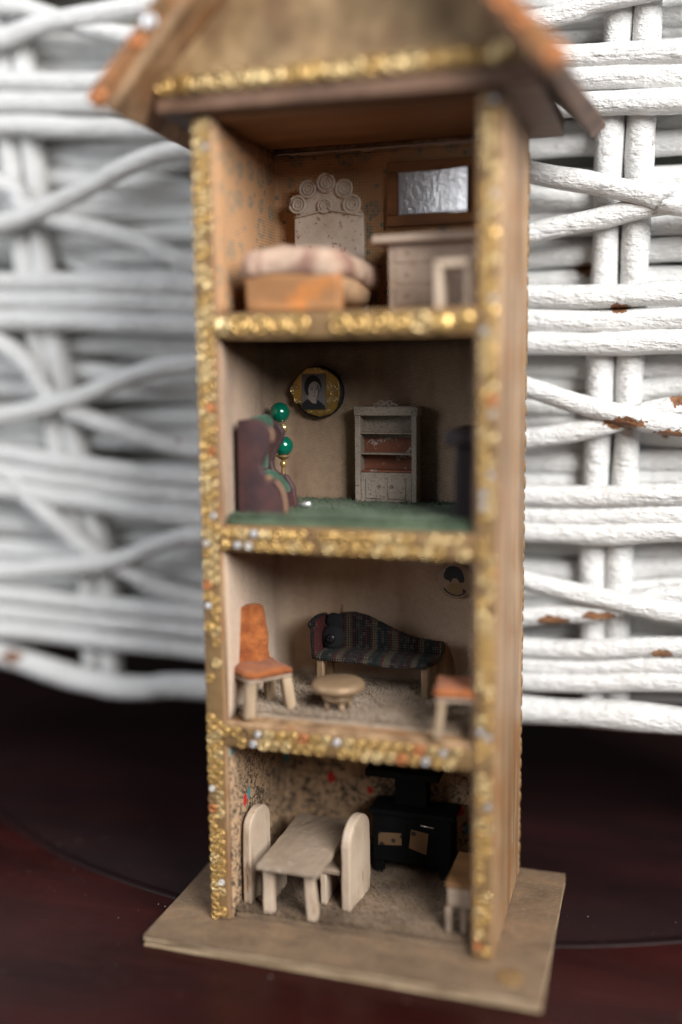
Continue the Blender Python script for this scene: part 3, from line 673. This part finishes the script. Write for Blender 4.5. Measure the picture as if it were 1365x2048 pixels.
def ell(x, z, a, c, n=18, a0=0, a1=6.2832): return [(x + a * math.cos(a0 + (a1 - a0) * i / n), z + c * math.sin(a0 + (a1 - a0) * i / n)) for i in range(n)]
flat([(-.046, -.0655), (-.046, -.045), (-.030, -.030), (-.012, -.022), (.016, -.030), (.032, -.042), (.046, -.054), (.046, -.0655)], .5160, 'coat', 'print_dark', ca)
flat(ell(-.002, .018, .034, .043), .5158, 'hair', 'print_dark', ca)
flat([(-.026, -.012), (-.018, -.030), (-.004, -.042), (.010, -.044), (.012, -.034), (.006, -.018)], .5155, 'collar', 'print_face', ca)
flat(ell(.004, .004, .024, .034), .5152, 'face', 'print_face', ca)
flat([(.012, .030), (.022, .02), (.027, .002), (.022, -.018), (.010, -.030), (.016, -.012), (.018, .01)], .5149, 'cheek_shade', 'print_shade', ca)
for x in (-.006, .013):
    flat(ell(x, .010, .0048, .0022, 10), .5147, 'eye', 'print_dark', ca); flat([(x - .007, .0155), (x + .006, .0165), (x + .006, .018), (x - .006, .0175)], .5147, 'brow', 'print_shade', ca)
flat([(.004, .010), (.007, -.004), (.002, -.005), (.003, -.001)], .5147, 'nose', 'print_shade', ca)
flat([(-.004, -.014), (.011, -.014), (.008, -.0165), (-.001, -.0165)], .5147, 'mouth', 'print_shade', ca)

hu = thing('hutch', 'small speckled white hutch cupboard with rust brown shelves against the satin wall', 'cupboard', (.51, .52, Z2))
hx0, hx1, hy0, hy1 = .398, .630, .488, .556; hz = Z2; ht = 1.785
B().box(hx0, hx0 + .020, hy0, hy1, hz, ht - .03, .002, .001).link('side_panel', 'hutch', hu)
B().box(hx1 - .020, hx1, hy0, hy1, hz, ht - .03, .002, .001).link('side_panel', 'hutch', hu)
B().box(hx0 + .0205, hx1 - .0205, hy1 - .008, hy1, hz + .12, ht - .032, .001).link('back_board', 'bare_board', hu)
B().box(hx0 + .0205, hx1 - .0205, hy1 - .0105, hy1 - .0085, ht - .115, ht - .033, .0005).link('back_board', 'hutch', hu)
B().box(hx0 - .003, hx1 + .004, hy0 - .006, hy1 + .001, ht - .034, ht, .003, .001).link('cornice', 'hutch', hu)
for zz in (1.690, 1.615): B().box(hx0 + .0205, hx1 - .0205, hy0 + .008, hy1 - .011, zz - .006, zz, .002).link('shelf', 'hutch', hu)
B().box(hx0 + .0205, hx1 - .0205, hy0 + .003, hy1 - .009, 1.545, 1.552, .002).link('shelf', 'bare_board', hu)
cb = B().box(hx0 + .0205, hx1 - .0205, hy0 + .006, hy1 - .0085, hz + .003, 1.5445, .002).link('cabinet', 'hutch', hu)
for xa, xb in ((hx0 + .040, hx0 + .108), (hx0 + .122, hx0 + .190)):
    d = B().box(xa, xb, hy0 + .0025, hy0 + .0065, hz + .016, 1.525, .0015).link('door', 'hutch', cb)
    B().ball(((xb - .012) if xa < .45 else xa + .012, hy0 + .001, hz + .062), .0045, 1, .6, 1, 8, 6).link('knob', 'copper', d) if False else B().torus(((xb - .016) if xa < .46 else xa + .016, hy0 + .0015, hz + .062), .005, .0018, 'y', 8, 5).link('knob', 'gold_table', hu)
c = B()
for sg in (-1, 1):
    c.torus((.510 + sg * .016, hy0 + .01, ht + .011), .009, .0035, 'y', 14, 6); c.tube([(.510 + sg * .022, hy0 + .01, ht + .006), (.510 + sg * .034, hy0 + .01, ht + .010), (.510 + sg * .046, hy0 + .01, ht + .002)], .004, 8, 0, .006)
c.ball((.510, hy0 + .01, ht + .008), .007); c.link('scroll_crest', 'hutch', hu)
c = B(); c.torus((hx1 - .012, hy0 - .006, ht - .017), .008, .003, 'y', 12, 6); c.link('rosette', 'hutch', hu)

near = [(.102, 1.752), (.169, 1.758), (.215, 1.733), (.233, 1.706), (.228, 1.678), (.205, 1.644), (.186, 1.602), (.191, 1.577), (.21, 1.56), (.244, 1.552), (.268, 1.511), (.278, Z2), (.1, Z2)]
ac = thing('wing_chair', 'purple leather wing armchair with green velvet seat beside the left wall', 'armchair', (.18, .18, Z2))
B().prism(near, .085, .115, 'y', .005).link('side_panel', 'leather', ac)
B().prism([(max(.1, x - .030), z - .003 * (z > 1.5)) for x, z in near], .265, .290, 'y', .005).link('side_panel', 'leather', ac)
B().prism([(.098, Z2 + .002), (.125, Z2 + .002), (.125, 1.745), (.098, 1.745)], .116, .264, 'y', .004).link('back_panel', 'leather', ac)
v = B(); v.prism([(.127, 1.57), (.127, 1.755), (.145, 1.768), (.165, 1.750), (.168, 1.70), (.152, 1.63), (.148, 1.575)], .117, .263, 'y', .012, 3); v.displace(.004, 14); v.link('back_cushion', 'velvet_green', ac)
v = B(); v.prism([(.130, 1.49), (.130, 1.570), (.160, 1.572), (.200, 1.548), (.230, 1.515), (.232, 1.49)], .117, .263, 'y', .012, 3); v.displace(.004, 14, 2); v.link('seat_cushion', 'velvet_green', ac)
B().box(.130, .236, .1165, .2635, Z2 + .004, 1.489, .004).link('seat_box', 'leather', ac)
B().tube([(.240, .084, 1.550), (.262, .083, 1.520), (.272, .083, 1.48), (.274, .083, Z2 + .01)], .0055, 8, .1, .01).link('worn_edge', 'leather_edge', ac)
B().tube([(.222, .084, 1.725), (.231, .083, 1.706), (.227, .083, 1.680)], .0045, 8, .1, .008).link('worn_edge', 'leather_edge', ac)
B().ball((.213, .086, 1.560), .010, 1.3, .6, .7).link('worn_edge', 'leather_edge', ac)
B().tube([(.262, .262, Z2 + .016), (.300, .262, Z2 + .020)], .0085, 10).link('foot', 'silver', ac)

lm = thing('bead_lamp', 'lamp of two emerald green beads and gold beads behind the purple armchair', 'lamp', (.158, .38, Z2))
B().ball((.147, .38, 1.766), .037, u=28, v=20).link('shade_bead', 'pearl', lm)
B().ball((.160, .38, 1.711), .0185, u=20, v=14).link('gold_bead', 'gold2', lm)
B().ball((.159, .38, 1.645), .036, 1, 1, 1.02, u=28, v=20).link('body_bead', 'pearl', lm)
B().lathe([(.001, .685), (.007, .684), (.012, .679), (.006, .676)], .159, .38, 12, cz=1.0).link('bead_cap', 'silver', lm)
B().lathe([(.004, .0), (.010, .002), (.024, .012), (.027, .017), (.020, .019), (.001, .019)], .158, .38, 20, cz=1.594).link('cup', 'gold_dull', lm)
B().ball((.158, .38, 1.580), .013, 1, 1, 1.15).link('gold_bead', 'gold', lm)
B().tube([(.158, .38, 1.572), (.157, .38, Z2 + .012)], .008, 10).link('stem', 'gold_dull', lm)
B().lathe([(.045, 0), (.045, .006), (.03, .012), (.006, .016)], .157, .38, 20, cz=Z2 + .001).link('foot', 'gold_dull', lm)

mp = thing('mantelpiece', 'dark plum mantelpiece with a jutting shelf half hidden by the right wall', 'mantelpiece', (.89, .25, Z2))
B().box(.843, .918, .10, .42, Z2, 1.672, .005, .001).link('body', 'plum', mp)
B().box(.812, .920, .08, .44, 1.675, 1.722, .006, .001).link('shelf', 'plum', mp)
B().box(.836, .8425, .13, .39, Z2 + .02, 1.62, .003).link('panel', 'plum', mp)

# ================================================================== SITTING ROOM
Z1 = SH[0][1] + .016
def velvet_chair(label, cx, cy, yaw, back_h=.222, group='orange velvet chairs'):
    """chair facing local -y"""
    o = thing('velvet_chair', label, 'chair', (cx, cy, Z1), group)
    mx = Matrix.Translation((cx, cy, Z1)) @ Matrix.Rotation(yaw, 4, 'Z')
    for x, y, tx, ty in ((-.068, -.055, -.014, -.01), (.068, -.055, .012, -.012), (-.066, .06, -.012, .012), (.066, .06, .012, .012)):
        l = B(); w_ = .019
        l.hexa([(x + tx + a * w_, y + ty + c * w_ * .7, 0) if zz == 0 else (x + a * w_, y + c * w_ * .7, .118) for a in (-1, 1) for c in (-1, 1) for zz in (0, 1)], .003, .001)
        l.xf(mx).link('leg', 'raw_wood', o)
    B().box(-.085, .085, -.075, .075, .1185, .130, .004, .001).xf(mx).link('seat_board', 'raw_grey', o)
    s_ = B(); s_.box(-.088, .088, -.082, .072, .1305, .158, .014, 0, 3, 0); bmesh.ops.subdivide_edges(s_.bm, edges=s_.bm.edges[:], cuts=3, use_grid_fill=True); s_.displace(.006, 22, cx * 9); s_.displace(.0035, 70, 2)
    for f in s_.bm.faces: f.smooth = True
    s_.xf(mx).link('seat', 'velvet_orange', o)
    k_ = B(); k_.prism([(-.078, .13), (.078, .13), (.074, .13 + back_h * .6), (.064, .13 + back_h), (-.062, .13 + back_h + .004), (-.074, .13 + back_h * .6)], .058, .090, 'y', .012, 3)
    bmesh.ops.subdivide_edges(k_.bm, edges=k_.bm.edges[:], cuts=4, use_grid_fill=True)
    for v in k_.bm.verts: v.co.y += (v.co.z - .13) * .10
    k_.displace(.006, 22, cx * 5); k_.displace(.0035, 70, 4)
    for f in k_.bm.faces: f.smooth = True
    k_.xf(mx).link('backrest', 'velvet_orange', o)
    return o
velvet_chair('orange velvet chair on wooden legs facing right beside the left wall', .158, .115, R(50))
velvet_chair('orange velvet chair half hidden behind the right front post', .868, .085, R(-82), .25)
rt = thing('round_table', 'little gold painted round table with thick top between chair and chaise', 'table', (.428, .16, Z1))
B().lathe([(.001, .112), (.078, .111), (.090, .104), (.094, .093), (.089, .080), (.072, .072), (.052, .066), (.001, .066)], .428, .16, 32, cz=Z1).displace(.002, 18).link('top', 'gold_table', rt)
B().lathe([(.050, .0655), (.057, .056), (.054, .046), (.045, .040), (.001, .039)], .428, .16, 26, cz=Z1).link('collar', 'gold_table', rt)
for a in range(4):
    an = .6 + a * math.pi / 2; x, y = .428 + .036 * math.cos(an), .16 + .036 * math.sin(an)
    B().tube([(x, y, Z1 + .040), (x + .010 * math.cos(an), y + .010 * math.sin(an), Z1)], [.011, .008], 8).link('leg', 'gold_table', rt)
ch = thing('chaise_sofa', 'dark striped tweed chaise with sloping back and gold legs against the back wall', 'sofa', (.5, .44, Z1))
bk = B(); bk.prism([(.278, .862), (.700, .862), (.735, .880), (.735, .925), (.70, .926), (.640, .933), (.590, .944), (.540, .964), (.487, .988), (.44, 1.008), (.39, 1.018), (.34, 1.012), (.29, .985)], .470, .510, 'y', .010, 3)
bk.link('backrest', 'tweed', ch)
s_ = B(); s_.prism([(.288, .345), (.70, .345), (.73, .40), (.735, .469), (.288, .469)], .868, .892, 'z', .009, 3)
for v in s_.bm.verts: v.co.z -= .010 * math.sin(max(0, (v.co.x - .29) / .44) * 2.6)
s_.link('seat', 'tweed', ch)
ar = B(); ar.prism([(.345, .866), (.469, .866), (.469, .99), (.43, 1.005), (.38, .995), (.352, .965)], .268, .287, 'x', .006, 3); ar.tube([(.272, .345, .995), (.270, .42, 1.0), (.272, .50, .99)], .017, 12, .1, .02); ar.link('arm', 'tweed', ch)
B().tube([(.281, .343, .872), (.277, .341, .93), (.277, .341, .99)], .0095, 10, .1, .02).link('piping', 'tweed', ch)
B().tube([(.286, .342, .876), (.42, .340, .874), (.56, .340, .866), (.70, .341, .872)], .0095, 10, .1, .02).link('piping', 'tweed', ch)
for x, y, dx in ((.298, .36, .0), (.690, .365, .0), (.298, .48, 0), (.69, .48, 0)):
    B().box(x - .014, x + .014, y - .011, y + .011, Z1, .866, .005, .003).link('leg', 'gold_table', ch)
cu = thing('cushion', 'round dark wool cushion with a black button on the left end of the chaise', 'cushion', (.33, .42, .90))
c = B(); c.lathe([(.001, -.030), (.022, -.029), (.042, -.018), (.047, 0), (.042, .016), (.02, .024), (.001, .025)], .325, .435, 26, 'y', .930); c.displace(.003, 20); c.link('pad', 'navy_wool', cu)
bt = B(); bt.lathe([(.001, -.009), (.016, -.009), (.019, -.005), (.019, .0), (.001, .0)], .322, .408, 18, 'y', .932); bt.link('button', 'black_bead', cu)
h = B()
for a in range(4): h.ball((.322 + .008 * math.cos(a * 1.571 + .5), .3985, .932 + .008 * math.sin(a * 1.571 + .5)), .0026, 1, .5, 1, 8, 6)
h.link('button_hole', 'print_dark', cu)
c = B(); c.lathe([(.001, -.018), (.025, -.015), (.036, -.002), (.03, .012), (.001, .018)], .325, .455, 22, 'y', .985); c.displace(.003, 20)
tc = thing('bolster', 'small dark round cushion tucked behind the buttoned one on the chaise', 'cushion', (.325, .455, .95)); c.link('pad', 'navy_wool', tc)
pq = thing('wall_plaque', 'faded round plaque with a dark haired head printed on it near the right post', 'plaque', (.764, .555, 1.075))
b = B(); b.lathe([(.001, -.010), (.060, -.010), (.067, -.005), (.067, .009), (.001, .009)], .764, .554, 32, 'y', 1.144); po = b.link('disc', 'plaque', pq)
def pf(poly, y, name, mat): return B().prism([(.764 + x, 1.144 + z) for x, z in poly], y - .0006, y, 'y', 0).link(name, mat, po)
pf([(-.044, .012), (-.045, .024), (-.039, .034), (-.036, .045), (-.026, .053), (-.008, .057), (.010, .053), (.022, .041), (.030, .022), (.033, .006), (.030, -.004), (.016, -.006), (.010, .004), (.002, .012), (-.012, .008), (-.018, -.008), (-.026, .002), (-.036, .004)], .5435, 'hair', 'plaque_ink')
pf([(-.034, -.022), (-.02, -.010), (.0, -.006), (.018, -.008), (.028, -.02), (.026, -.040), (.012, -.049), (-.010, -.047), (-.026, -.040)], .5433, 'dress', 'plaque_gold')
pf([(-.046, -.030), (-.040, -.028), (-.030, -.040), (-.012, -.049), (.010, -.052), (.028, -.044), (.026, -.028), (.034, -.030), (.040, -.036), (.034, -.046), (.012, -.057), (-.012, -.054), (-.034, -.043)], .5431, 'outline', 'plaque_ink')

# ================================================================== KITCHEN
def rough(b, amt=.0035, f=22):
    bmesh.ops.subdivide_edges(b.bm, edges=[e for e in b.bm.edges if e.calc_length() > .03], cuts=3, use_grid_fill=True)
    return b.displace(amt, f)
Z0 = .026
kt = thing('kitchen_table', 'bare whitish wooden table with slab top between two round-backed benches', 'table', (.29, .2, Z0))
B().box(.178, .405, -.006, .43, .205, .226, .003, .002, 2, 9).displace(.0035, 26).link('top', 'white_top', kt)
for x, y, w_, tx in ((.205, .045, .022, .0), (.355, .040, .022, .012), (.210, .34, .02, 0), (.36, .34, .02, 0)):
    l = B(); l.hexa([((x + (tx if zz == 0 else 0)) + a * w_ * .8, y + c * w_ * .8, Z0 if zz == 0 else .2045) for a in (-1, 1) for c in (-1, 1) for zz in (0, 1)], .004, .0015); rough(l).link('leg', 'white_old', kt)
b1 = thing('bench', 'pale bench with rounded back board at the left wall, partly behind table', 'bench', (.11, .17, Z0), 'round-backed kitchen benches')
p_ = B(); p_.prism(arch(.165, Z0, .362, .160, 12, .07), .0, .030, 'x', .005)
p_.xf(Matrix.Translation((.084, 0, 0)) @ Matrix.Rotation(-.10, 4, 'Z')); rough(p_).link('back_board', 'white_old', b1)
B().box(.128, .20, .11, .26, .125, .142, .004, .001).link('seat', 'raw_grey', b1)
B().box(.175, .195, .115, .255, Z0, .1245, .004, .001).link('leg', 'white_old', b1)
b2 = thing('bench', 'pale bench with rounded back board right of the table, nearest the stove', 'bench', (.48, .21, Z0), 'round-backed kitchen benches')
p_ = B(); p_.prism(arch(.185, Z0, .348, 0, 14, .085), -.017, .017, 'x', .006)
p_.xf(Matrix.Translation((.472, .213, 0)) @ Matrix.Rotation(-.13, 4, 'Z')); rough(p_).link('back_board', 'white_old', b2)
B().box(.352, .456, .135, .295, .148, .168, .004, .001).link('seat', 'raw_grey', b2)
B().box(.36, .382, .14, .29, Z0, .1475, .004, .001).link('leg', 'white_old', b2)
sv = thing('stove', 'small black kitchen stove with hooded chimney and two patterned paper doors', 'stove', (.62, .5, Z0))
B().box(.474, .775, .432, .552, .075, .262, .005, .001).link('body', 'stove', sv)
B().box(.462, .788, .420, .556, .263, .284, .005, .001).link('top', 'stove', sv)
B().box(.548, .672, .475, .555, .285, .395, .004, .001).link('chimney', 'stove', sv)
B().box(.440, .722, .450, .556, .396, .424, .004, .001).link('hood', 'stove', sv)
for x in (.478, .730):
    B().prism([(x, Z0), (x + .036, Z0), (x + .040, .0745), (x - .002, .0745)], .434, .47, 'y', .004).link('foot', 'stove', sv)
    B().box(x, x + .036, .515, .548, Z0, .0745, .004).link('foot', 'stove', sv)
B().prism([(.497, .189), (.587, .195), (.587, .148), (.497, .140)], .4285, .4318, 'y', .0008).link('oven_door', 'stove_paper', sv)
B().prism([(.624, .215), (.690, .206), (.682, .122), (.615, .142)], .4285, .4318, 'y', .0008).link('oven_door', 'stove_paper', sv)
B().box(.60, .607, .4275, .4315, .09, .25, .001).link('door_post', 'stove', sv)
B().tube([(.66, .4285, .236), (.71, .4275, .232)], .003, 8).link('rail', 'silver', sv)
ks = thing('low_bench', 'small brown topped wooden bench with a pale leg against the right front post', 'bench', (.88, .2, Z0))
B().box(.822, .912, .082, .33, .190, .204, .004, .001).link('top', 'wood_in', ks)
B().box(.828, .908, .088, .104, .120, .1895, .003, .001).link('apron', 'raw_grey', ks)
for x in (.834, .886):
    for y in (.092, .30): B().hexa([(x + a * .012 * (1 if zz else .8), y + c * .012, Z0 if zz == 0 else .1195) for a in (-1, 1) for c in (-1, 1) for zz in (0, 1)], .003, .001).link('leg', 'raw_grey', ks)

# dust on the dark table
t = bmesh.new(); rn = random.Random(2)
for _ in range(240):
    x, y = rn.uniform(-1.6, 1.9), rn.uniform(-.45, .8)
    if -.2 < x < 1.2 and -.2 < y < .7: continue
    r = .0011 * (1 + 2.0 * rn.random() ** 7)
    inside = (x - CX) ** 2 + (y - CY) ** 2 < (RR - .07) ** 2
    m_ = Matrix.Translation((x, y, ZT + (-.001 if inside else .0005))) @ Matrix.Rotation(rn.random() * 6, 4, 'Z') @ Matrix.Diagonal((r * rn.uniform(.6, 2), r, r * .6, 1))
    bmesh.ops.create_icosphere(t, subdivisions=1, radius=1, matrix=m_)
b = B(); b.bm.free(); b.bm = t
o = b.link('dust', 'dust'); o['kind'] = 'stuff'
for o in col.objects:
    if '_o' in o: del o['_o']
